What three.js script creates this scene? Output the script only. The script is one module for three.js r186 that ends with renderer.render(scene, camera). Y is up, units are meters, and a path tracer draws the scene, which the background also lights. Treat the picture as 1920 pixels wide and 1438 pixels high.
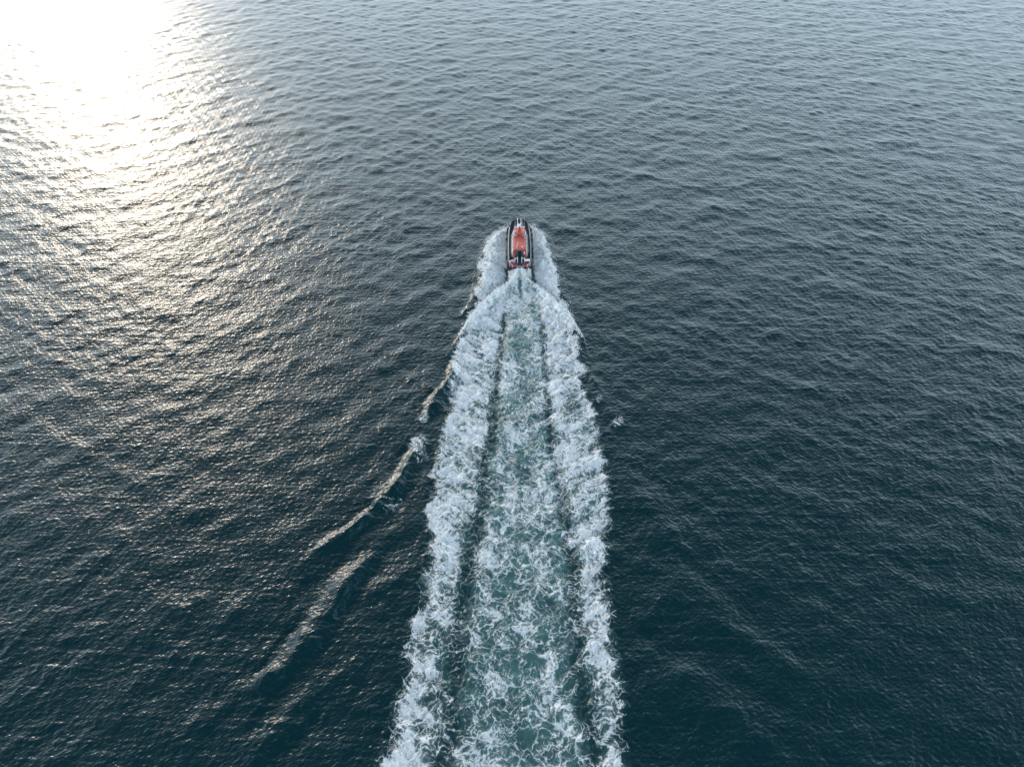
import * as THREE from 'three';
import { mergeGeometries } from 'three/addons/utils/BufferGeometryUtils.js';
import { RoundedBoxGeometry } from 'three/addons/geometries/RoundedBoxGeometry.js';

// ------------------------------------------------------------------ camera, sky, sun, exposure
const scene = new THREE.Scene();
const camera = new THREE.PerspectiveCamera(56.8, 1024 / 766, 1, 40000);
camera.position.set(0, 80, 0);
camera.rotation.set(-42 * Math.PI / 180, 0, 0);

const SUN_AZ = -29.5 * Math.PI / 180, SUN_EL = 12 * Math.PI / 180;
const sunDir = new THREE.Vector3(Math.sin(SUN_AZ) * Math.cos(SUN_EL), Math.sin(SUN_EL), -Math.cos(SUN_AZ) * Math.cos(SUN_EL));
const sun = new THREE.DirectionalLight(new THREE.Color().setRGB(1.0, 0.82, 0.62), 2.0);
sun.position.copy(sunDir).multiplyScalar(400).add(new THREE.Vector3(0, 0, -120));
sun.target.position.set(0, 0, -120);
sun.castShadow = true;
sun.shadow.mapSize.set(4096, 4096);
Object.assign(sun.shadow.camera, { left: -60, right: 60, top: 60, bottom: -60, near: 1, far: 900 });
scene.add(sun, sun.target);

{ // hazy clear morning sky: blue overhead, pale towards the horizon, a soft broad brightening round the sun
  const W = 512, H = 256, d = new Float32Array(W * H * 4), v = new THREE.Vector3();
  for (let j = 0; j < H; j++) for (let i = 0; i < W; i++) {
    const el = ((j + 0.5) / H - 0.5) * Math.PI, az = ((i + 0.5) / W - 0.5) * 2 * Math.PI;
    v.set(Math.cos(el) * Math.cos(az), Math.sin(el), Math.cos(el) * Math.sin(az));
    const up = Math.max(0, v.y), u2 = up * up, g = Math.acos(Math.min(1, v.dot(sunDir))) * 180 / Math.PI;
    const glow = 0.8 * Math.exp(-g / 13) + 0.95 * Math.exp(-g / 28);
    const k = (j * W + i) * 4;
    d[k] = 0.02 + 4.5 * Math.exp(-6.7 * u2) + glow * 1.14;
    d[k + 1] = 0.08 + 5.55 * Math.exp(-6.2 * u2) + glow * 0.97;
    d[k + 2] = 0.19 + 6.15 * Math.exp(-5.8 * u2) + glow * 0.86;
    d[k + 3] = 1;
  }
  const sky = new THREE.DataTexture(d, W, H, THREE.RGBAFormat, THREE.FloatType);
  sky.mapping = THREE.EquirectangularReflectionMapping;
  sky.magFilter = sky.minFilter = THREE.LinearFilter;
  sky.wrapS = THREE.RepeatWrapping;
  sky.needsUpdate = true;
  scene.background = sky;
  scene.environment = sky;
}

const renderer = new THREE.WebGLRenderer({ antialias: true });
renderer.setSize(1024, 766);
renderer.toneMapping = THREE.LinearToneMapping;
renderer.toneMappingExposure = 0.74;
renderer.shadowMap.enabled = true;

// ------------------------------------------------------------------ helpers
let seed = 20241;
const rnd = () => { seed = (seed + 0x6D2B79F5) | 0; let t = Math.imul(seed ^ (seed >>> 15), 1 | seed); t = (t + Math.imul(t ^ (t >>> 7), 61 | t)) ^ t; return ((t ^ (t >>> 14)) >>> 0) / 4294967296; };
const clamp = (x, a = 0, b = 1) => x < a ? a : x > b ? b : x;
const lerp = (a, b, t) => a + (b - a) * t;
const smooth = (a, b, x) => { const t = clamp((x - a) / (b - a)); return t * t * (3 - 2 * t); };
const hash = (x, y) => { let h = Math.imul(x, 374761393) + Math.imul(y, 668265263) | 0; h = Math.imul(h ^ (h >>> 13), 1274126177); h ^= h >>> 16; return (h >>> 0) / 4294967296; };
function vn(x, y) {                                   // value noise, 0..1
  const i = Math.floor(x), j = Math.floor(y), fx = x - i, fy = y - j, u = fx * fx * (3 - 2 * fx), w = fy * fy * (3 - 2 * fy);
  const a = hash(i, j), b = hash(i + 1, j), c = hash(i, j + 1), e = hash(i + 1, j + 1);
  return a + (b - a) * u + (c - a) * w + (a - b - c + e) * u * w;
}
const fbm = (x, y, o = 4) => { let s = 0, a = 0.5, n = 0; for (let i = 0; i < o; i++) { s += a * vn(x, y); n += a; a *= 0.5; const t = x * 1.6 + y * 1.2 + 17.3; y = y * 1.6 - x * 1.2 + 9.1; x = t; } return s / n; };
function edgeNoise(x, y) {                            // distance between the two nearest cell points: 0 on the cell walls
  const i = Math.floor(x), j = Math.floor(y); let f1 = 9, f2 = 9;
  for (let a = -1; a < 2; a++) for (let b = -1; b < 2; b++) {
    const px = i + a + hash(i + a, j + b) - x, py = j + b + hash(i + a + 7919, j + b - 104) - y, d = px * px + py * py;
    if (d < f1) { f2 = f1; f1 = d; } else if (d < f2) f2 = d;
  }
  return Math.sqrt(f2) - Math.sqrt(f1);
}
function along(table, z) {                            // piecewise linear through [[z, value], ...], z increasing
  if (z <= table[0][0]) return table[0][1];
  for (let i = 1; i < table.length; i++) if (z <= table[i][0]) { const [a, b] = [table[i - 1], table[i]]; return lerp(a[1], b[1], (z - a[0]) / (b[0] - a[0])); }
  return table[table.length - 1][1];
}

// ------------------------------------------------------------------ the wake: where its edges, troughs and crests run on the sea (metres)
const XC = 1.6;                                       // the boat's track
const EDGE_L = [[-142, 1.4], [-140.3, -1.0], [-136.6, -4.3], [-131, -5.5], [-125, -6.2], [-113.5, -6.7], [-103.4, -9.0], [-94.3, -10.2], [-81, -10.6], [-71.9, -11.5], [-58.3, -11.7], [-47.7, -11.8], [-39.4, -12.8], [-33.3, -13.3], [-28.5, -13.9], [-15, -14.8]];
const EDGE_R = [[-142, 1.8], [-140.3, 4.2], [-136.6, 7.2], [-129, 8.3], [-121, 9.2], [-113.5, 9.6], [-103.4, 11.4], [-95.7, 12.2], [-86, 12.5], [-75, 13.5], [-67.7, 13.7], [-54, 12.8], [-46.3, 12.7], [-39.4, 12.4], [-28.5, 12.3], [-15, 12.4]];
const GAP_L = [[-110, -1.4], [-100, -2.1], [-85, -2.6], [-73, -3.6], [-62.8, -4.2], [-50, -5.8], [-36, -6.3], [-20, -7]];
const GAP_R = [[-108, 5.4], [-91, 5.7], [-73, 6.2], [-62.8, 6.8], [-50, 7.7], [-39, 8.1], [-20, 8.6]];
const VEE = [[-122.4, 0.3], [-119.5, 1.3], [-115.5, 4.2], [-108.3, 8.6], [-98, 12.2], [-90, 14]];
const HULL = [[-139.8, 0.1], [-138.5, 1.2], [-136.5, 2.0], [-134, 2.4], [-122.6, 2.35]];
// crests of the boat's own waves, with height and width
const CRESTS = [
  [[[-6.8, -116.2], [-8.1, -110], [-10.9, -105]], 0.12, 0.6],
  [[[-9.4, -94.5], [-10.5, -90.8], [-12, -86.7], [-13.7, -81.7], [-15, -79.4]], 0.48, 0.75],
  [[[-12.6, -77.6], [-15.3, -71.9], [-17.3, -65.7], [-20.1, -61], [-22.6, -58.3], [-26.5, -54.2], [-34, -49]], 0.5, 1.0],
  [[[-17.4, -57.7], [-20.7, -51.2], [-23.1, -46.3], [-25.4, -41.4], [-28.2, -37.8], [-32.5, -34.6], [-39, -31]], 0.5, 1.2],
  [[[-22.5, -37], [-25.5, -31.6], [-28, -28.6], [-33, -24]], 0.25, 1.2],
  [[[13, -93], [14.2, -86], [16.9, -80], [20, -75]], 0.14, 1.2],
  [[[15.5, -71], [18.2, -64.5], [21.7, -59], [26.5, -55], [34, -50.5]], 0.24, 2.3],
  [[[17.5, -54], [22, -48.5], [27, -43.5], [33, -38.5], [40, -34]], 0.28, 2.5],
  [[[18, -40], [24, -34.5], [30, -29.5]], 0.2, 2.3],
];
for (const c of CRESTS) { const p = c[0]; c.box = [Math.min(...p.map(q => q[0])) - 7, Math.max(...p.map(q => q[0])) + 7, Math.min(...p.map(q => q[1])) - 7, Math.max(...p.map(q => q[1])) + 7]; }
// loose patches of foam outside the wake: x, z, radius x, radius z, how thick, how it looks
const PATCHES = [
  [-14.1, -81.2, 0.9, 1.5, 0.60, 'thin thread of foam on a wave crest left of the wake'],
  [-14.3, -74.4, 1.7, 2.8, 0.62, 'ragged lace of foam on a sunlit wave crest beside the wake'],
  [-17.2, -63.2, 1.6, 1.5, 0.37, 'small patch of thin foam flecks left of the wake'],
  [16.9, -79.7, 1.1, 1.5, 0.56, 'small bright curl of foam right of the wake'],
  [14.3, -85.5, 0.7, 1.6, 0.50, 'narrow strand of foam close to the right edge of the wake'],
];

const gapL = (z) => along(GAP_L, z) + lerp(0.6, 2.4, clamp((z + 118) / 90)) * (fbm(z / 5.5, 4.4, 3) - 0.5), gapR = (z) => along(GAP_R, z) + lerp(0.6, 2.2, clamp((z + 118) / 90)) * (fbm(z / 5, 8.8, 3) - 0.5);
const wob = (z, s) => 1.5 * (vn(z / 3.2, s) - 0.5) + 1.0 * (vn(z / 1.1, s + 31) - 0.5) + 0.4 * (vn(z / 0.4, s + 57) - 0.5);
function wake(x, z, out) {                            // out: foam density, air in the water, both 0..1
  out.d = 0; out.a = 0;
  const amt = smooth(-141, -132, z), l = along(EDGE_L, z) + wob(z, 3) * amt, r = along(EDGE_R, z) + wob(z, 11) * amt;
  const di = Math.min(x - l, r - x);
  if (di > -2 && z > -142) {
    const u = x - XC, au = Math.abs(u), age = clamp((z + 118) / 90), gl = gapL(z), gr = gapR(z);
    const vee = along(VEE, z) + 0.5 * (vn(z / 1.5, u > 0 ? 71 : 83) - 0.5), edge = smooth(-0.7, lerp(0.4, 1.6, age), di);
    let d, a;
    const inside = z > -122.6 ? smooth(0.5, -0.5, au - vee) : 0;
    // outside the V: the sheets thrown off the bow
    let sheet = 0.97 - 0.35 * (fbm(u * 0.9 + z * 0.25, z * 0.35, 3) - 0.35);
    const hull = along(HULL, z);
    if (z < -106) {
      const gap = smooth(-128, -121, z) * smooth(lerp(1.1, 2.6, smooth(-122, -112, z)), 0.2, au - Math.max(hull, z > -121 ? vee : 0)) * smooth(-106, -112, z);
      sheet -= gap * (0.62 + 0.3 * vn(x * 1.3, z * 1.1));
    }
    // inside the V: the churned water behind the stern
    const bl = Math.exp(-(((x - gl) / lerp(0.42, 1.5, age)) ** 2)), br = Math.exp(-(((x - gr) / lerp(0.4, 1.2, age)) ** 2));
    const mid = x > gl && x < gr, outer = x <= gl ? clamp((gl - x) / Math.max(1, gl - l)) : clamp((x - gr) / Math.max(1, r - gr));
    let churn = mid ? lerp(0.70, 0.56, age) : lerp(0.93, 0.66, Math.pow(age, 0.75)) * lerp(1, 0.80 + 0.28 * smooth(0, 0.75, outer), age);
    if (mid) churn *= 1 - 0.20 * Math.exp(-(((x - (gl + gr) / 2) / 1.8) ** 2)) * smooth(-116, -104, z);
    const on = smooth(-113, -104, z);
    churn *= 1 - on * clamp(-0.35 + 2.3 * fbm(x * 0.5 + 11, z * 0.30, 3)) * Math.max(bl * lerp(0.75, 0.55, age), br * lerp(0.5, 0.34, age));
    churn += 0.30 * (fbm(x * 0.33 + 5, z * 0.26, 3) - 0.5) + 0.22 * (fbm(x * 0.9 + 50, z * 0.09, 3) - 0.5);
    churn -= 0.75 * Math.exp(-(((u - 0.05 - 0.5 * (vn(z * 0.6, 5) - 0.5)) / 0.3) ** 2)) * smooth(-121.4, -120, z) * smooth(-111, -117, z);
    const crest = Math.exp(-(((au - vee) / 0.55) ** 2)) * smooth(-122.6, -121, z) * smooth(-92, -104, z);
    d = lerp(sheet * lerp(1, 0.92, age), churn, inside);
    d = Math.max(d, crest * (u < 0 ? 1.05 : 0.95));
    a = lerp(0.5, mid ? 0.98 : 0.72, inside) * lerp(1, 0.75, age) * (1 - 0.75 * on * Math.max(bl, br));
    a += 0.35 * Math.exp(-((u / 1.2) ** 2)) * smooth(-121, -118, z) * smooth(-100, -112, z);
    a *= 0.35 + 1.1 * fbm(x * 0.45 + 40, z * 0.4, 3);
    d = Math.max(d, 0.9 * smooth(-123.2, -122.4, z) * smooth(-118, -120.5, z) * smooth(2.7, 1.9, au) * (0.6 + 0.8 * vn(u * 1.6, z * 0.4)));
    out.d = Math.max(0, d) * edge; out.a = clamp(a) * smooth(-0.5, 2.2, di);
  }
  for (const [px, pz, rx, rz, k] of PATCHES) {
    const q = ((x - px) / rx) ** 2 + ((z - pz) / rz) ** 2;
    if (q < 3) { const m = k * smooth(1.7, 0.1, q + 1.3 * (fbm(x * 0.9 + pz, z * 0.9, 3) - 0.5)); if (m > out.d) out.d = m; }
  }
  return out;
}
function shipWaves(x, z) {                            // height of the water that the boat pushes up
  let h = 0;
  for (const c of CRESTS) {
    const b = c.box;
    if (x < b[0] || x > b[1] || z < b[2] || z > b[3]) continue;
    const p = c[0]; let best = 1e9, side = 1, where = 0;
    for (let i = 1; i < p.length; i++) {
      const ax = p[i - 1][0], az = p[i - 1][1], ex = p[i][0] - ax, ez = p[i][1] - az, t = clamp(((x - ax) * ex + (z - az) * ez) / (ex * ex + ez * ez));
      const dx = x - ax - t * ex, dz = z - az - t * ez, q = dx * dx + dz * dz;
      if (q < best) { best = q; side = Math.sign(ex * dz - ez * dx); where = (i - 1 + t) / (p.length - 1); }
    }
    const left = p[0][0] < XC ? 1 : -1;
    const dist = Math.sqrt(best) * side * left + 1.2 * (fbm(x * 0.35, z * 0.35 + 9, 3) - 0.5);   // positive: the side of the wake
    const env = smooth(0, 0.15, where) * smooth(1, 0.55, where) * (0.6 + 0.7 * smooth(0.25, 0.7, fbm(x * 0.33 + 3, z * 0.33, 3))), w = c[2] * (0.65 + 0.9 * vn(x * 0.3 + 20, z * 0.3));
    const q = dist / w, ripple = Math.cos(clamp(q * 1.5, -7.85, 7.85));
    h += c[1] * env * (Math.exp(-((q / (q > 0 ? 0.75 : 1.3)) ** 2)) * 0.75 + 0.36 * ripple * Math.exp(-((q / 3.2) ** 2)));
  }
  if (z > -143 && x > -17 && x < 20) {
    const l = along(EDGE_L, z), r = along(EDGE_R, z), u = x - XC, au = Math.abs(u), side = u < 0 ? XC - l : r - XC, age = clamp((z + 118) / 90);
    const inW = smooth(-1.5, 1.0, Math.min(x - l, r - x));
    if (inW > 0) {
      // bow sheet: a rounded roll of broken water a little inside its outer edge
      const ridge = lerp(side * 0.72, side - 1.6, smooth(-130, -118, z)), k = smooth(-142, -137.5, z) * smooth(-96, -124, z);
      h += 0.85 * k * Math.exp(-(((au - ridge) / 1.9) ** 2));
      const vee = along(VEE, z);
      h += 0.55 * smooth(-122.6, -120.5, z) * smooth(-94, -110, z) * Math.exp(-(((au - vee) / (au > vee ? 0.45 : 0.8)) ** 2));
      h += 0.6 * smooth(-123.2, -122, z) * smooth(-112, -118, z) * Math.exp(-((u / 1.3) ** 2)) * (1 - 0.5 * Math.exp(-((u / 0.28) ** 2)));
      h -= 0.35 * smooth(-125, -121, z) * smooth(-110, -116, z) * Math.exp(-(((au - Math.max(2.8, vee + 1.6)) / 1.0) ** 2));
      const on = smooth(-113, -104, z) * lerp(1, 0.45, age);
      const gl = gapL(z), gr = gapR(z), cut = 1.6 * fbm(z / 2.6, 15 + x * 0.2, 3) - 0.1;
      h -= 0.26 * on * cut * (Math.exp(-(((x - gl) / 1.0) ** 2)) + Math.exp(-(((x - gr) / 0.9) ** 2)));
      h += 0.14 * on * (Math.exp(-(((x - gl - 2.0) / 1.1) ** 2)) + Math.exp(-(((x - gr + 2.0) / 1.1) ** 2)));
      // churned surface
      const rough = lerp(1.0, 0.55, age);
      h += inW * rough * (0.55 * (fbm((z + 0.85 * au) * 0.8, (z - au) * 0.16 + (u > 0 ? 40 : 0), 3) - 0.5) * smooth(1, 4, au) + 0.55 * (fbm(x * 0.42, z * 0.36, 2) - 0.5) + 0.6 * (fbm(x * 1.15 + 9, z * 0.9, 3) - 0.5) + 0.2 * (vn(x * 3.4, z * 3.1) - 0.5));
    }
  }
  return h;
}

// ------------------------------------------------------------------ wind waves
const WAVES = [];
{
  const WIND = 78 * Math.PI / 180, N = 104, rms = 0.128;
  for (let i = 0; i < N; i++) {
    const len = 0.5 * Math.pow(18 / 0.5, (i + rnd()) / N), k = 2 * Math.PI / len;
    let g = 0; for (let j = 0; j < 4; j++) g += rnd() - 0.5;
    const th = WIND + g * lerp(1.9, 1.15, clamp(Math.log(len / 0.6) / 3.4));
    const slope = rms * Math.sqrt(2 / N) * (len > 4 ? Math.pow(4 / len, 0.68) : 1);
    WAVES.push({ kx: k * Math.cos(th), kz: k * Math.sin(th), c: Math.cos(th), s: Math.sin(th), a: slope / k, p: rnd() * 6.2832, len });
  }
}
const P = new THREE.Vector3();
function seaPoint(x, z, spacing, amp) {
  let h = 0, dx = 0, dz = 0, hs = 0, sx = 0, sz = 0;
  for (let i = 0; i < WAVES.length; i++) {
    const w = WAVES[i], t = amp[i];
    if (t === 0) continue;
    const ph = w.kx * x + w.kz * z + w.p, s = t * Math.sin(ph), c = t * Math.cos(ph);
    if (w.len < 3.2) { hs += s; sx += c * w.c; sz += c * w.s; } else { h += s; dx += c * w.c; dz += c * w.s; }
  }
  let gust = 0.25 + 1.5 * fbm(x / 34 + 3, z / 20, 4), calm = 1;
  if (z > -143 && x > -17 && x < 20) { const inW = smooth(-2, 1.5, Math.min(x - along(EDGE_L, z), along(EDGE_R, z) - x)); calm = 1 - 0.6 * inW; }
  gust *= calm;
  P.set(x + 0.8 * (dx * calm + sx * gust), h * calm + hs * gust + (z > -145 && z < 0 && Math.abs(x) < 48 ? shipWaves(x, z) : 0), z + 0.8 * (dz * calm + sz * gust));
  return P;
}

// ------------------------------------------------------------------ textures
function tex(data, w, h, { float = false, srgb = false, repeat = null } = {}) {
  const t = new THREE.DataTexture(data, w, h, THREE.RGBAFormat, float ? THREE.FloatType : THREE.UnsignedByteType);
  t.magFilter = THREE.LinearFilter; t.minFilter = float ? THREE.LinearFilter : THREE.LinearMipmapLinearFilter; t.generateMipmaps = !float;
  t.wrapS = t.wrapT = repeat ? THREE.RepeatWrapping : THREE.ClampToEdgeWrapping;
  if (srgb) t.colorSpace = THREE.SRGBColorSpace;
  if (repeat) { t.repeat.set(1 / repeat[0], 1 / repeat[0]); t.rotation = repeat[1]; }
  t.needsUpdate = true;
  return t;
}
function rippleHeights(n, size, lo, hi, count, aim) {      // a tile of small wind ripples that joins on all sides
  const f = new Float32Array(n * n), sn = new Float32Array(n);
  for (let i = 0; i < n; i++) sn[i] = Math.sin(i / n * 2 * Math.PI);
  for (let q = 0; q < count; q++) {
    const len = lo * Math.pow(hi / lo, (q + rnd()) / count), th = aim + (rnd() + rnd() - 1) * 2.3;
    const kx = Math.round(size / len * Math.cos(th)), ky = Math.round(size / len * Math.sin(th)), k = Math.hypot(kx, ky) || 1, p = Math.floor(rnd() * n);
    for (let j = 0; j < n; j++) for (let i = 0; i < n; i++) f[j * n + i] += sn[((kx * i + ky * j + p) % n + n) % n] / k;
  }
  return f;
}
function bumpTile(n, size, lo, hi, count, aim, turn, slope) {
  const f = rippleHeights(n, size, lo, hi, count, aim), d = new Float32Array(n * n * 4);
  let sum = 0, mn = 1e9, mx = -1e9; const px = size / n;
  for (let j = 0; j < n; j++) for (let i = 0; i < n; i++) { const g = (f[j * n + (i + 1) % n] - f[j * n + i]) / px, q = (f[((j + 1) % n) * n + i] - f[j * n + i]) / px; sum += g * g + q * q; mn = Math.min(mn, f[j * n + i]); mx = Math.max(mx, f[j * n + i]); }
  const scale = slope / Math.sqrt(sum / (n * n));
  for (let i = 0; i < n * n; i++) { const v = (f[i] - mn) / (mx - mn); d[i * 4] = d[i * 4 + 1] = d[i * 4 + 2] = v; d[i * 4 + 3] = 1; }
  return [tex(d, n, n, { float: true, repeat: [size, turn] }), scale * (mx - mn)];
}
function normalTile(n, size, lo, hi, count, aim, slope) {
  const f = rippleHeights(n, size, lo, hi, count, aim), d = new Float32Array(n * n * 4), px = size / n;
  let sum = 0; const gx = new Float32Array(n * n), gy = new Float32Array(n * n);
  for (let j = 0; j < n; j++) for (let i = 0; i < n; i++) { const a = j * n + i; gx[a] = (f[j * n + (i + 1) % n] - f[j * n + (i + n - 1) % n]) / (2 * px); gy[a] = (f[((j + 1) % n) * n + i] - f[((j + n - 1) % n) * n + i]) / (2 * px); sum += gx[a] ** 2 + gy[a] ** 2; }
  const s = slope / Math.sqrt(sum / (n * n));
  for (let a = 0; a < n * n; a++) { const x = -gx[a] * s, y = -gy[a] * s, l = 1 / Math.hypot(x, y, 1); d[a * 4] = x * l / 2 + 0.5; d[a * 4 + 1] = y * l / 2 + 0.5; d[a * 4 + 2] = l / 2 + 0.5; d[a * 4 + 3] = 1; }
  return tex(d, n, n, { float: true, repeat: [size, 0] });
}
const [rippleBump, rippleHeight] = bumpTile(512, 7.3, 0.16, 0.75, 46, 1.2, 0.45, 0.11);
const rippleNormal = normalTile(512, 11.9, 0.22, 1.3, 46, 1.5, 0.12);

// foam: colour, gloss and relief on a map of the sea round the boat, 4.7 cm across and 6 cm along
const FX = -28, FW = 49, FZ = -146, FL = 128, FN = 1024, FM = 2048;
const WATER = [0.0004, 0.0225, 0.0265], AIR = [0.13, 0.27, 0.25], FOAM = [0.86, 0.83, 0.81];
const srgb8 = (c) => Math.round(255 * clamp(c <= 0.0031308 ? 12.92 * c : 1.055 * Math.pow(c, 1 / 2.4) - 0.055));
const colorData = new Uint8Array(FN * FM * 4), reliefData = new Float32Array(FN * FM * 4), glossData = new Uint8Array(FN * FM * 4);
const dens = new Float32Array(FN * FM);
{
  const o = { d: 0, a: 0 };
  for (let j = 0; j < FM; j++) for (let i = 0; i < FN; i++) {
    const x = FX + (i + 0.5) / FN * FW, z = FZ + (j + 0.5) / FM * FL, n = j * FN + i, k = n * 4;
    wake(x, z, o);
    dens[n] = o.d;
    let foam = 0, X = x, Z = z;
    if (o.d > 0.01) {
      const age = clamp((z + 118) / 90), wx = fbm(x * 0.55, z * 0.5, 4) - 0.5, wz = fbm(x * 0.55 + 50, z * 0.5 + 20, 4) - 0.5;
      X = x + wx * 3.2 + 0.32 * (fbm(x * 2.2, z * 2.2 + 5, 3) - 0.5); Z = z + wz * 3.2 + 0.32 * (fbm(x * 2.2 + 9, z * 2.2, 3) - 0.5);
      const ridged = (k, ox, p) => Math.pow(1 - Math.abs(2 * fbm(X * k + ox, Z * k * 0.92, 2) - 1), p);
      const e1 = edgeNoise(X / 2.4, Z / 2.1), e2 = edgeNoise(X / 1.05 + 40, Z / 0.95), e4 = edgeNoise(X / 0.26 + 15, Z / 0.24);
      const pa = fbm(x * 0.5 + 7, z * 0.35, 3), pb = fbm(x * 0.65 + 90, z * 0.5, 3), froth = fbm(x * 5.2, z * 4.6, 3);
      const line = Math.max((Math.exp(-e1 / 0.035) + 0.45 * Math.exp(-e1 / 0.3)) * smooth(0.2, 0.6, pa) * lerp(0.35, 0.74, age), (Math.exp(-e2 / 0.06) + 0.4 * Math.exp(-e2 / 0.35)) * smooth(0.3, 0.6, pb) * 0.5, ridged(0.75, 3, 9) * 0.55, ridged(1.7, 31, 8) * lerp(0.5, 0.22, age));
      const lace = line * (0.75 + 0.5 * froth) + lerp(0.13, 0.07, age) * Math.exp(-e4 / 0.2) + lerp(0.34, 0.24, age) * froth + 0.16 * vn(x * 11, z * 10) + 0.5 * (fbm(x * 0.5, z * 0.38 + 77, 4) - 0.5);
      const chevron = fbm((z + 0.85 * Math.abs(x - XC)) * 1.25 + wz * 2, (z - Math.abs(x - XC)) * 0.2 + (x > XC ? 40 : 0), 4) - 0.5;
      const T = 0.93 - 1.0 * o.d - 0.62 * chevron * smooth(1.0, 4.0, Math.abs(x - XC)) * smooth(-122, -108, z);
      foam = 0.55 * smooth(T - 0.12, T + 0.55, lace) + 0.45 * smooth(T + 0.1, T + 0.3, lace);
      foam *= smooth(0, 0.12, o.d);
      foam *= 0.62 + 0.46 * fbm(X * 3.4 + 21, Z * 3.0, 4);
    }
    const air = clamp(o.a * (0.55 + 0.45 * foam));
    for (let c = 0; c < 3; c++) colorData[k + c] = srgb8(lerp(lerp(WATER[c], AIR[c], air), FOAM[c], foam));
    colorData[k + 3] = 255;
    glossData[k] = glossData[k + 1] = glossData[k + 2] = Math.round(255 * lerp(0.32, 0.85, foam)); glossData[k + 3] = 255;
    const lump = foam > 0.02 ? foam * (0.35 + 0.65 * fbm(x * 2.3 + 8, z * 2.1, 4)) : 0;
    reliefData[k] = reliefData[k + 1] = reliefData[k + 2] = lump; reliefData[k + 3] = 1;
  }
}
const onMap = (t) => { t.repeat.set(1 / FW, 1 / FL); t.offset.set(-FX / FW, -FZ / FL); return t; };
const foamColor = onMap(tex(colorData, FN, FM, { srgb: true })), foamGloss = onMap(tex(glossData, FN, FM)), foamRelief = onMap(tex(reliefData, FN, FM, { float: true }));
const densityAt = (x, z) => { const i = Math.floor((x - FX) / FW * FN), j = Math.floor((z - FZ) / FL * FM); return i < 0 || j < 0 || i >= FN || j >= FM ? 0 : dens[j * FN + i]; };

const waterMaterial = new THREE.MeshPhysicalMaterial({ name: 'sea_water', color: new THREE.Color().setRGB(...WATER), roughness: 0.32, ior: 1.333, bumpMap: rippleBump, bumpScale: rippleHeight, normalMap: rippleNormal });
const wakeMaterial = new THREE.MeshPhysicalMaterial({ name: 'wake_foam', map: foamColor, roughness: 1, roughnessMap: foamGloss, ior: 1.333, bumpMap: foamRelief, bumpScale: 0.26, normalMap: rippleNormal });

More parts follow.
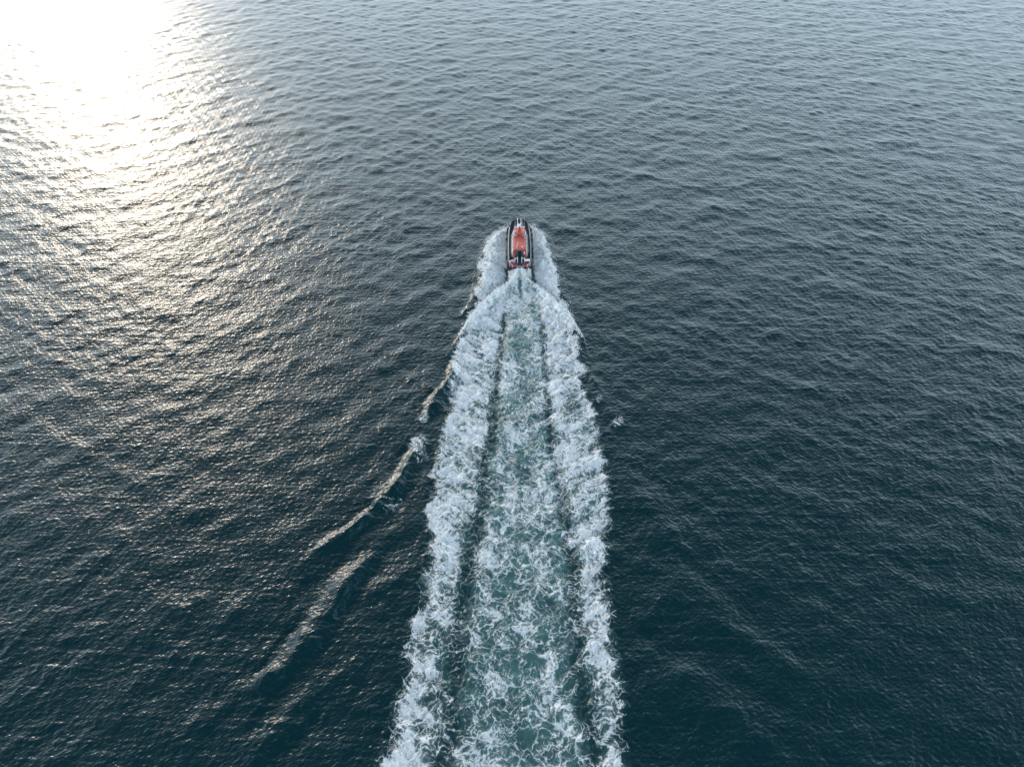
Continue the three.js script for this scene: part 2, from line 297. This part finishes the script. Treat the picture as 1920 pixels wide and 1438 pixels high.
// ------------------------------------------------------------------ the sea: one sheet of displaced waves, finer near the boat's track, out to the horizon
{
  const zs = []; let z = -6;
  while (z > -380) { zs.push(z); z -= 0.0018 * Math.hypot(z, 80); }
  for (let step = 3; z > -30000; step *= 1.35) { zs.push(z); z -= step; }
  zs.push(-30000);
  const back = []; z = -6;
  for (let step = 2; z < 30000; step *= 1.5) { z += step; back.push(z); }
  zs.unshift(...back.reverse());
  const INNER = 236, SIDE = 400, FAR = 26, cols = INNER + 1 + 2 * (SIDE + FAR), rows = zs.length;
  const pos = new Float32Array(rows * cols * 3), uv = new Float32Array(rows * cols * 2), base = new Float32Array(rows * cols * 2), amp = new Float32Array(WAVES.length);
  const xs = new Float64Array(cols), C = SIDE + FAR;
  for (let j = 0; j < rows; j++) {
    const zz = zs[j], fine = zz <= -5 && zz > -400, reach = (62 + 0.62 * clamp(-zz, 20, 380)) * 1.0;
    const rowStep = j ? Math.abs(zs[j] - zs[j - 1]) : 9;
    for (let i = 0; i <= INNER; i++) xs[C + i] = -16.5 + 35 * i / INNER;
    for (let i = 1; i <= SIDE; i++) { xs[C - i] = -16.5 - (reach - 16.5) * i / SIDE; xs[C + INNER + i] = 18.5 + (reach - 18.5) * i / SIDE; }
    for (let i = 1; i <= FAR; i++) { const e = reach + (reach - 17) / SIDE * (Math.pow(1.44, i) - 1) / 0.44 * 1.4; xs[C - SIDE - i] = -e; xs[C + INNER + SIDE + i] = e; }
    for (let i = 0; i < cols; i++) {
      const x = xs[i], q = j * cols + i, sp = Math.max(rowStep, Math.abs(x - xs[i ? i - 1 : 1]));
      if (i === 0 || i === C - SIDE || i === C || i === C + INNER + 1 || i >= C + INNER + SIDE || i <= C - SIDE) for (let w = 0; w < WAVES.length; w++) amp[w] = WAVES[w].a * smooth(1.6, 3.6, WAVES[w].len / sp);
      const p = fine || sp < 12 ? seaPoint(x, zz, sp, amp) : P.set(x, 0, zz);
      pos[q * 3] = p.x; pos[q * 3 + 1] = p.y; pos[q * 3 + 2] = p.z;
      uv[q * 2] = p.x; uv[q * 2 + 1] = p.z; base[q * 2] = x; base[q * 2 + 1] = zz;
    }
  }
  // smooth normals from the whole sheet, so that the sea and the wake meet without a seam
  const nor = new Float32Array(rows * cols * 3);
  for (let j = 0; j < rows; j++) for (let i = 0; i < cols; i++) {
    const a = (j * cols + Math.max(0, i - 1)) * 3, b = (j * cols + Math.min(cols - 1, i + 1)) * 3, c = (Math.max(0, j - 1) * cols + i) * 3, d = (Math.min(rows - 1, j + 1) * cols + i) * 3;
    const ux = pos[b] - pos[a], uy = pos[b + 1] - pos[a + 1], uz = pos[b + 2] - pos[a + 2], vx = pos[c] - pos[d], vy = pos[c + 1] - pos[d + 1], vz = pos[c + 2] - pos[d + 2];
    let nx = vy * uz - vz * uy, ny = vz * ux - vx * uz, nz = vx * uy - vy * ux; const l = 1 / (Math.hypot(nx, ny, nz) || 1) * (ny < 0 ? -1 : 1), q = (j * cols + i) * 3;
    nor[q] = nx * l; nor[q + 1] = ny * l; nor[q + 2] = nz * l;
  }
  const lists = { sea: [], wake: [] }, loose = PATCHES.map(() => []);
  const foamy = (x, z) => { let m = 0; for (let a = -1; a < 2; a++) for (let b = -1; b < 2; b++) m = Math.max(m, densityAt(x + a * 0.2, z + b * 0.2)); return m; };
  for (let j = 0; j < rows - 1; j++) for (let i = 0; i < cols - 1; i++) {
    const a = j * cols + i, b = a + 1, c = a + cols, d = c + 1;
    let list = lists.sea; const x = pos[a * 3], zz = pos[a * 3 + 2];
    if (x > FX && x < FX + FW && zz > FZ && zz < FZ + FL && foamy(x, zz) > 0.03) {
      list = lists.wake;
      if (x < along(EDGE_L, zz) - 0.8 || x > along(EDGE_R, zz) + 0.8) PATCHES.forEach(([px, pz, rx, rz], n) => { if (((x - px) / rx) ** 2 + ((zz - pz) / rz) ** 2 < 3.2) list = loose[n]; });
    }
    list.push(a, b, c, b, d, c);
  }
  const part = (index) => {
    const at = new Map(), idx = new Uint32Array(index.length);
    if (index.length > 1e6) { idx.set(index); const g = new THREE.BufferGeometry(); g.setAttribute('position', new THREE.BufferAttribute(pos, 3)); g.setAttribute('normal', new THREE.BufferAttribute(nor, 3)); g.setAttribute('uv', new THREE.BufferAttribute(uv, 2)); g.setIndex(new THREE.BufferAttribute(idx, 1)); return g; }
    for (let i = 0; i < index.length; i++) { let n = at.get(index[i]); if (n === undefined) at.set(index[i], n = at.size); idx[i] = n; }
    const p = new Float32Array(at.size * 3), m = new Float32Array(at.size * 3), t = new Float32Array(at.size * 2);
    for (const [q, n] of at) { p.set(pos.subarray(q * 3, q * 3 + 3), n * 3); m.set(nor.subarray(q * 3, q * 3 + 3), n * 3); t.set(uv.subarray(q * 2, q * 2 + 2), n * 2); }
    const g = new THREE.BufferGeometry(); g.setAttribute('position', new THREE.BufferAttribute(p, 3)); g.setAttribute('normal', new THREE.BufferAttribute(m, 3)); g.setAttribute('uv', new THREE.BufferAttribute(t, 2)); g.setIndex(new THREE.BufferAttribute(idx, 1));
    return g;
  };
  const put = (name, index, material, userData) => { const m = new THREE.Mesh(part(index), material); m.name = name; m.userData = userData; m.castShadow = m.receiveShadow = true; scene.add(m); };
  put('sea', lists.sea, waterMaterial, { kind: 'structure', label: 'dark teal open sea ruffled by small wind waves', category: 'sea' });
  put('wake', lists.wake, wakeMaterial, { kind: 'stuff', label: 'broad white foaming wake trailing straight behind the orange boat', category: 'wake' });
  PATCHES.forEach((p, n) => { if (loose[n].length) put(n ? `foam_patch_${String(n).padStart(3, '0')}` : 'foam_patch', loose[n], wakeMaterial, { kind: 'stuff', label: p[5], category: 'foam' }); });
  console.log('sea triangles', lists.sea.length / 3, 'wake', lists.wake.length / 3, 'patches', loose.map(l => l.length / 3).join(' '), 'grid', cols, rows);
}

// ------------------------------------------------------------------ the boat: x to starboard, y up from the waterline, -z towards the bow
{
  const paint = (name, r, g, b, roughness, extra = {}) => new THREE.MeshPhysicalMaterial({ name, color: new THREE.Color().setRGB(r, g, b), roughness, ...extra });
  const grain = (() => {                              // scuffs and stains on paint and deck
    const n = 256, d = new Uint8Array(n * n * 4);
    for (let j = 0; j < n; j++) for (let i = 0; i < n; i++) { const v = 0.78 + 0.22 * fbm(i / 26, j / 26, 4) - 0.16 * smooth(0.62, 0.75, fbm(i / 9 + 60, j / 14, 4)), k = (j * n + i) * 4; d[k] = d[k + 1] = d[k + 2] = srgb8(v); d[k + 3] = 255; }
    return tex(d, n, n, { srgb: true, repeat: [3, 0] });
  })();
  const M = {
    orange: paint('orange_paint', 0.72, 0.155, 0.10, 0.42, { map: grain }), red: paint('red_paint', 0.40, 0.05, 0.04, 0.5, { map: grain }), white: paint('white_paint', 0.76, 0.74, 0.72, 0.4, { map: grain }),
    pale: paint('pale_bulwark_paint', 0.15, 0.13, 0.138, 0.5, { map: grain }), hull: paint('black_hull_paint', 0.016, 0.02, 0.028, 0.35), deck: paint('dark_deck_paint', 0.033, 0.052, 0.056, 0.85, { map: grain }),
    rubber: paint('black_rubber', 0.014, 0.014, 0.016, 0.8), glass: paint('dark_window_glass', 0.012, 0.015, 0.02, 0.08), metal: paint('grey_metal', 0.32, 0.34, 0.38, 0.4, { metalness: 0.4 }), rail: paint('white_rail_paint', 0.8, 0.8, 0.82, 0.35),
    grey: paint('grey_panel_paint', 0.10, 0.105, 0.12, 0.6, { map: grain }), bright: paint('polished_steel', 0.7, 0.72, 0.75, 0.25, { metalness: 0.9 }),
  };
  const boat = new THREE.Group();
  boat.name = 'pilot_boat';
  boat.userData = { label: 'orange and black pilot boat speeding ahead of its white wake', category: 'boat' };
  boat.position.set(1.58, 0.12, -131);
  boat.rotation.x = 1.2 * Math.PI / 180;
  scene.add(boat);
  const part = (name, geometry, material, parent = boat, label) => {
    const g = Array.isArray(geometry) ? mergeGeometries(geometry.map(q => q.index ? q.toNonIndexed() : q)) : geometry;
    const m = new THREE.Mesh(g, material); m.name = name; if (label) m.userData.label = label; m.castShadow = m.receiveShadow = true; parent.add(m); return m;
  };
  const box = (w, h, l, x, y, z, r = 0.03, turn) => { const g = new RoundedBoxGeometry(w, h, l, 2, Math.min(r, w / 2.1, h / 2.1, l / 2.1)); if (turn) g.rotateZ(turn); g.translate(x, y, z); return g; };
  const tube = (pts, r, n = 6) => { const c = new THREE.CatmullRomCurve3(pts.map(p => new THREE.Vector3(...p)), false, 'catmullrom', 0.1); return new THREE.TubeGeometry(c, Math.max(2, (pts.length - 1) * 4), r, n); };
  const rod = (a, b, r, r2 = r) => { const A = new THREE.Vector3(...a), B = new THREE.Vector3(...b), d = B.clone().sub(A), g = new THREE.CylinderGeometry(r2, r, d.length(), 8); g.applyQuaternion(new THREE.Quaternion().setFromUnitVectors(new THREE.Vector3(0, 1, 0), d.normalize())); g.translate((A.x + B.x) / 2, (A.y + B.y) / 2, (A.z + B.z) / 2); return g; };
  const quads = (rings, closed) => {                  // skin through rings of points, flat shaded
    const p = [], uvs = [];
    for (let i = 0; i + 1 < rings.length; i++) for (let j = 0; j + (closed ? 0 : 1) < rings[i].length; j++) {
      const n = rings[i].length, a = rings[i][j], b = rings[i][(j + 1) % n], c = rings[i + 1][j], d = rings[i + 1][(j + 1) % n];
      for (const q of [a, c, b, b, c, d]) { p.push(...q); uvs.push(q[0] + q[1], q[2]); }
    }
    const g = new THREE.BufferGeometry(); g.setAttribute('position', new THREE.Float32BufferAttribute(p, 3)); g.setAttribute('uv', new THREE.Float32BufferAttribute(uvs, 2)); g.computeVertexNormals(); return g;
  };
  const frustum = (w0, w1, a0, b0, a1, b1, y0, y1) => {   // half widths and fore/aft ends at foot and top
    const f = [[-w0, y0, a0], [w0, y0, a0], [w0, y0, b0], [-w0, y0, b0]], t = [[-w1, y1, a1], [w1, y1, a1], [w1, y1, b1], [-w1, y1, b1]];
    const m = (r) => { const c = r.reduce((s, q) => s.map((v, i) => v + q[i] / 4), [0, 0, 0]); return r.map(() => c); };
    return quads([m(f), f, t, m(t)], true);
  };
  const HB = [[-8.6, 0.8], [-8.3, 1.3], [-7.6, 1.82], [-6.6, 2.2], [-5.4, 2.42], [-3.5, 2.53], [0, 2.56], [5, 2.52], [7.4, 2.44], [8.3, 2.24]];
  const DY = [[-8.6, 2.15], [-5, 1.75], [0, 1.42], [8.3, 1.2]];
  const ST = []; for (let z = -8.6; z < 8.31; z += 0.325) ST.push(Math.min(8.3, z));
  const hb = (z) => along(HB, z), dy = (z) => along(DY, z);

  // hull: keel, chine and sheer, closed by the transom
  const ring = (z) => { const b = hb(z), y = dy(z), rise = smooth(-3, -8.6, z); return [[-b, y, z], [-b * 0.93, lerp(0.35, 1.35, rise), z], [-b * 0.84, lerp(0.05, 0.95, rise), z], [0, lerp(-0.75, 0.6, rise), z], [b * 0.84, lerp(0.05, 0.95, rise), z], [b * 0.93, lerp(0.35, 1.35, rise), z], [b, y, z]]; };
  const end = ring(8.3), middle = end.map(() => [0, 0.6, 8.3]);
  part('hull', quads([ring(-8.6).map(() => [0, 1.9, -8.75]), ...ST.map(ring), end, middle], true), M.hull);
  part('deck', quads(ST.map(z => [[-hb(z) + 0.08, dy(z) + 0.03, z], [0, dy(z) + 0.06, z], [hb(z) - 0.08, dy(z) + 0.03, z]])), M.deck);
  for (const s of [-1, 1]) {
    const zs = ST.filter(z => z < 6.9 && z > -5.9);
    const bul = part('bulwark', quads(zs.map(z => { const b = hb(z), y = dy(z); return [[s * (b + 0.01), y - 0.04, z], [s * (b - 0.27), y + 0.46, z], [s * (b - 0.34), y + 0.46, z], [s * (b - 0.10), y, z]]; }), true), M.pale);
    part('cap_rail', tube(zs.filter((z, i) => i % 3 === 0).map(z => [s * (hb(z) - 0.305), dy(z) + 0.48, z]), 0.04), M.metal, bul);
    const fz = ST.filter(z => z < -5.5);
    part('bow_bulwark', quads(fz.map(z => { const b = hb(z), y = dy(z); return [[s * (b + 0.01), y - 0.04, z], [s * (b - 0.12), y + 0.4, z], [s * Math.max(0.02, b - 0.34), y + 0.4, z], [s * Math.max(0.02, b - 0.3), y, z]]; }), true), M.hull);
    part('rubbing_strake', quads(ST.map(z => { const b = hb(z), y = dy(z) - 0.12; return [[s * (b - 0.05), y + 0.15, z], [s * (b + 0.13), y + 0.10, z], [s * (b + 0.16), y - 0.08, z], [s * (b - 0.05), y - 0.17, z]]; }), true), M.rubber);
    for (const z of s < 0 ? [-5.6, -4.3, -2.1, 4.6] : [-5.5, -3.6, -1.9, 1.6, 2.9, 4.4]) part('fender', box(0.24, 0.62, 0.55, s * (hb(z) + 0.2), dy(z) - 0.12, z, 0.1), M.rubber);
    part('corner_fender', box(0.42, 0.72, 0.7, s * 2.38, 1.12, 7.75, 0.18), M.rubber);
    // side decks' handrail on the cabin
    part('handrail', [tube([[s * 1.74, 2.3, -2.6], [s * 1.74, 2.22, 0.5], [s * 1.74, 2.15, 4.4]], 0.03), ...[-2.4, -0.9, 0.6, 2.1, 3.6].map(z => rod([s * 1.44, 2.15, z], [s * 1.74, 2.22, z], 0.02))], M.rail);
  }
  part('bow_fender', tube([[-0.95, 2.02, -8.1], [-0.55, 2.08, -8.5], [0, 2.1, -8.72], [0.55, 2.08, -8.5], [0.95, 2.02, -8.1]], 0.19, 8), M.rubber);

  // long deckhouse with orange roof
  const house = part('deckhouse', frustum(1.7, 1.34, -3.4, 4.5, -2.9, 4.5, 1.3, 3.12), M.white);
  for (const s of [-1, 1]) for (const z of [-1.5, 0.1, 1.7, 3.2]) part('side_window', box(0.06, 0.26, 0.8, s * 1.405, 2.82, z, 0.02, s * 0.216), M.glass, house);
  const roof = part('roof', [box(2.74, 0.16, 5.5, 0, 3.2, 1.95, 0.07), box(2.3, 0.07, 4.6, 0, 3.3, 2.0, 0.03)], M.orange);
  part('roof_hatch', box(0.62, 0.09, 0.62, -0.05, 3.37, 1.1, 0.03), M.orange, roof);
  for (const [x, z] of [[-0.98, 0.6], [0.98, 0.6]]) part('grab_rail', [rod([x, 3.46, z - 0.7], [x, 3.46, z + 0.8], 0.03), rod([x, 3.3, z - 0.7], [x, 3.46, z - 0.7], 0.025), rod([x, 3.3, z + 0.8], [x, 3.46, z + 0.8], 0.025)], M.grey, roof);
  for (const [x, z, w] of [[-0.45, 3.3, 0.2], [-0.35, 2.4, 0.14], [0.5, 4.05, 0.22], [-0.6, 4.1, 0.16], [1.08, 0.5, 0.14]]) part('deck_light', [box(w, 0.16, w, x, 3.44, z, 0.04), rod([x, 3.3, z], [x, 3.4, z], 0.03)], M.rail, roof);
  for (const x of [-0.1, 0.25]) part('horn', rod([x, 3.3, 4.35], [x, 3.46, 4.62], 0.05, 0.09), M.red, roof);
  part('roof_rail', tube([[-1.15, 3.5, -0.45], [-0.6, 3.5, -0.5], [0.6, 3.5, -0.5], [1.15, 3.5, -0.45]], 0.035), M.rail, roof);
  // aft bulkhead: dark door between red cheeks
  const aft = part('aft_bulkhead', box(2.5, 1.66, 0.1, 0, 2.18, 4.54, 0.02), M.grey);
  part('door', box(0.86, 1.5, 0.06, 0, 2.05, 4.62, 0.02), M.hull, aft);
  part('door_window', box(0.4, 0.4, 0.03, 0, 2.45, 4.66, 0.01), M.glass, aft);
  for (const s of [-1, 1]) part('cheek', frustum(0.2, 0.16, 4.5, 5.5, 4.5, 4.95, 1.25, 3.0).translate(s * 1.24, 0, 0), M.red, aft);
  part('locker', box(0.34, 0.7, 0.3, 1.02, 2.5, 4.78, 0.05), M.white, aft);
  part('roof_overhang', box(2.5, 0.08, 0.34, 0, 3.1, 4.72, 0.03), M.red, roof);

  // wheelhouse, higher and further forward
  const wheel = part('wheelhouse', frustum(1.22, 1.0, -3.3, -0.5, -2.75, -0.62, 3.0, 3.86), M.white);
  const wroof = part('wheelhouse_roof', [box(2.3, 0.15, 2.75, 0, 3.92, -1.62, 0.06), box(0.82, 0.07, 2.1, -0.54, 4.01, -1.7, 0.03), box(0.82, 0.07, 2.1, 0.54, 4.01, -1.7, 0.03)], M.orange);
  for (const x of [-0.66, 0.66]) part('aft_window', box(0.66, 0.4, 0.05, x, 3.58, -0.56, 0.02), M.glass, wheel);
  for (const x of [-0.72, 0, 0.72]) part('front_window', box(0.64, 0.5, 0.05, x, 3.45, -3.02, 0.02), M.glass, wheel);
  for (const s of [-1, 1]) for (const z of [-2.3, -1.3]) part('side_window', box(0.05, 0.42, 0.8, s * 1.1, 3.5, z, 0.02, s * 0.25), M.glass, wheel);
  for (const [x, z] of [[-0.8, -0.9], [0.86, -1.2], [-0.3, -2.6], [0.35, -2.7]]) part('roof_light', [box(0.17, 0.18, 0.17, x, 4.12, z, 0.05)], M.rail, wroof);
  // mast on the wheelhouse: red legs, white crossbar with aerials and radar
  const mast = part('mast', [rod([-0.42, 3.25, -0.15], [-0.08, 5.2, -0.75], 0.11, 0.08), rod([0.42, 3.25, -0.15], [0.08, 5.2, -0.75], 0.11, 0.08), rod([0, 3.3, -0.5], [0, 5.6, -0.8], 0.12, 0.07), box(0.5, 0.5, 0.5, 0, 3.5, -0.2, 0.08)], M.red);
  part('crossbar', [rod([-1.0, 5.2, -0.78], [1.0, 5.2, -0.78], 0.06), rod([-0.9, 5.2, -0.78], [-0.9, 5.55, -0.78], 0.03), rod([0.9, 5.2, -0.78], [0.9, 5.55, -0.78], 0.03)], M.rail, mast);
  part('radar', [box(1.0, 0.12, 0.16, 0, 5.75, -0.95, 0.05), new THREE.CylinderGeometry(0.2, 0.26, 0.26, 16).translate(0, 5.55, -0.95)], M.rail, mast);
  part('radome', new THREE.SphereGeometry(0.26, 16, 10).translate(-0.32, 5.5, -0.75), M.rail, mast);
  for (const x of [-0.95, 0.6, 0.95]) part('aerial', rod([x, 5.2, -0.78], [x * 1.02, 7.1, -0.95], 0.022, 0.01), M.rail, mast);

  // foredeck
  part('fore_hatch', box(0.8, 0.14, 0.7, 0, 1.93, -4.7, 0.04), M.grey);
  part('anchor_winch', [box(0.5, 0.3, 0.35, 0, 2.05, -6.4, 0.06), rod([-0.45, 2.12, -6.4], [0.45, 2.12, -6.4], 0.12)], M.metal);
  for (const x of [-0.32, 0.32]) part('mooring_bitt', [rod([x, 1.9, -7.4], [x, 2.5, -7.4], 0.08), rod([x - 0.16, 2.36, -7.4], [x + 0.16, 2.36, -7.4], 0.05)], M.rail);
  for (const s of [-1, 1]) {
    const pts = [[s * 0.36, 2.85, -8.3], [s * 0.4, 2.85, -7.8], [s * 0.42, 2.8, -7.0]];
    part('bow_rail', [tube(pts, 0.05), ...pts.map(p => rod([p[0], 2.1, p[2]], p, 0.035))], M.rail);
    const gz = [-6.4, -5.5, -4.6, -3.7];
    part('fore_rail', [tube(gz.map(z => [s * (hb(z) - 0.42), dy(z) + 1.0, z]), 0.035), ...gz.map(z => rod([s * (hb(z) - 0.36), dy(z), z], [s * (hb(z) - 0.42), dy(z) + 1.0, z], 0.025))], M.metal);
  }
  // aft deck: gates of white rail, raft canister, locker, red stern panels either side of a grey gangway
  for (const s of [-1, 1]) part('deck_gate', [tube([[s * 0.42, 1.25, 5.75], [s * 0.42, 2.25, 5.8], [s * 0.45, 2.3, 6.3], [s * 0.45, 1.25, 6.7]], 0.045), tube([[s * 0.98, 1.25, 5.9], [s * 0.98, 2.2, 5.95], [s * 0.98, 2.2, 6.5], [s * 0.98, 1.25, 6.7]], 0.045), rod([s * 0.42, 1.75, 5.8], [s * 0.98, 1.75, 5.95], 0.03), rod([s * 0.45, 2.28, 6.3], [s * 0.98, 2.2, 6.4], 0.04)], M.rail);
  const raft = part('life_raft_canister', new THREE.CapsuleGeometry(0.29, 0.55, 6, 18).rotateZ(Math.PI / 2).translate(1.55, 1.86, 6.5), M.white);
  for (const x of [1.3, 1.8]) part('cradle', box(0.1, 0.5, 0.6, x, 1.45, 6.5), M.metal, raft);
  for (const x of [1.36, 1.74]) part('strap', new THREE.TorusGeometry(0.295, 0.018, 6, 20).rotateY(Math.PI / 2).translate(x, 1.86, 6.5), M.grey, raft);
  const lock = part('deck_locker', box(0.62, 0.55, 0.5, -1.4, 1.5, 6.55, 0.05), M.metal);
  part('lid', box(0.66, 0.06, 0.36, -1.4, 1.8, 6.47, 0.02), M.white, lock);
  part('winch', [rod([-1.95, 1.6, 6.5], [-1.85, 1.6, 6.9], 0.17), box(0.3, 0.3, 0.3, -1.9, 1.4, 6.7)], M.bright);
  for (const s of [-1, 1]) part('stern_panel', [frustum(0.8, 0.72, 6.85, 8.22, 6.95, 8.1, 1.18, 1.42).translate(s * 1.22, 0, 0)], M.red);
  part('gangway', box(0.72, 0.06, 2.2, 0, 1.32, 7.1, 0.02), M.deck);
  part('stern_plate', box(1.5, 0.07, 0.42, 0.1, 1.4, 8.12, 0.02), M.metal);
  for (const s of [-1, 1]) { const pts = [[s * 2.05, 1.9, 7.0], [s * 2.08, 1.9, 7.9], [s * 1.5, 1.9, 8.2]]; part('stern_rail', [tube(pts, 0.04), ...pts.map(p => rod([p[0], 1.2, p[2]], p, 0.03))], M.rail); }
  part('transom_step', box(3.4, 0.12, 0.5, 0, 0.42, 8.5, 0.05), M.rubber);
}

// ------------------------------------------------------------------ spray: drops flung off the bow sheets, the hull and the stern
{
  const spots = [];
  const drop = (x, z, lift, spread, size) => spots.push([x + (rnd() + rnd() - 1) * spread, Math.pow(rnd(), 1.8) * lift, z + (rnd() + rnd() - 1) * spread, size * (0.5 + rnd() * rnd() * 1.8)]);
  for (let i = 0; i < 5200; i++) {                    // outer lip of the bow sheets
    const z = -140.5 + 44 * Math.pow(rnd(), 1.2), left = rnd() < 0.5, e = along(left ? EDGE_L : EDGE_R, z) + wob(z, left ? 3 : 11) * smooth(-141, -132, z);
    drop(e + (left ? 0.5 : -0.5), z, z < -125 ? 1.2 : 0.5, 0.9, 0.05);
  }
  for (let i = 0; i < 2600; i++) { const z = -139.5 + 15 * rnd(), s = rnd() < 0.5 ? -1 : 1; drop(XC + s * (along(HULL, z) + 0.5 + rnd() * rnd() * 2.2), z, 0.9, 0.4, 0.05); }
  for (let i = 0; i < 3200; i++) { const z = -122.5 + 3.2 * rnd() * rnd(); drop(XC + (rnd() - 0.5) * 4.4, z, 0.9, 0.35, 0.055); }
  for (let i = 0; i < 3600; i++) { const z = -121.5 + 20 * rnd(), s = rnd() < 0.5 ? -1 : 1; drop(XC + s * along(VEE, z), z, 0.5, 0.55, 0.045); }
  const mesh = new THREE.InstancedMesh(new THREE.IcosahedronGeometry(1, 0), new THREE.MeshPhysicalMaterial({ name: 'spray', color: new THREE.Color().setRGB(...FOAM), roughness: 0.7 }), spots.length), m = new THREE.Matrix4(), amp = WAVES.map(w => w.len > 1 ? w.a : 0);
  spots.forEach(([x, y, z, r], i) => { const p = seaPoint(x, z, 0.2, amp); m.makeScale(r, r * 0.8, r * 1.1).setPosition(p.x, p.y + y, p.z); mesh.setMatrixAt(i, m); });
  mesh.name = 'spray'; mesh.castShadow = mesh.receiveShadow = true;
  mesh.userData = { kind: 'stuff', label: 'fine white spray thrown up around the hull and stern of the boat', category: 'spray' };
  scene.add(mesh);
}

renderer.render(scene, camera);
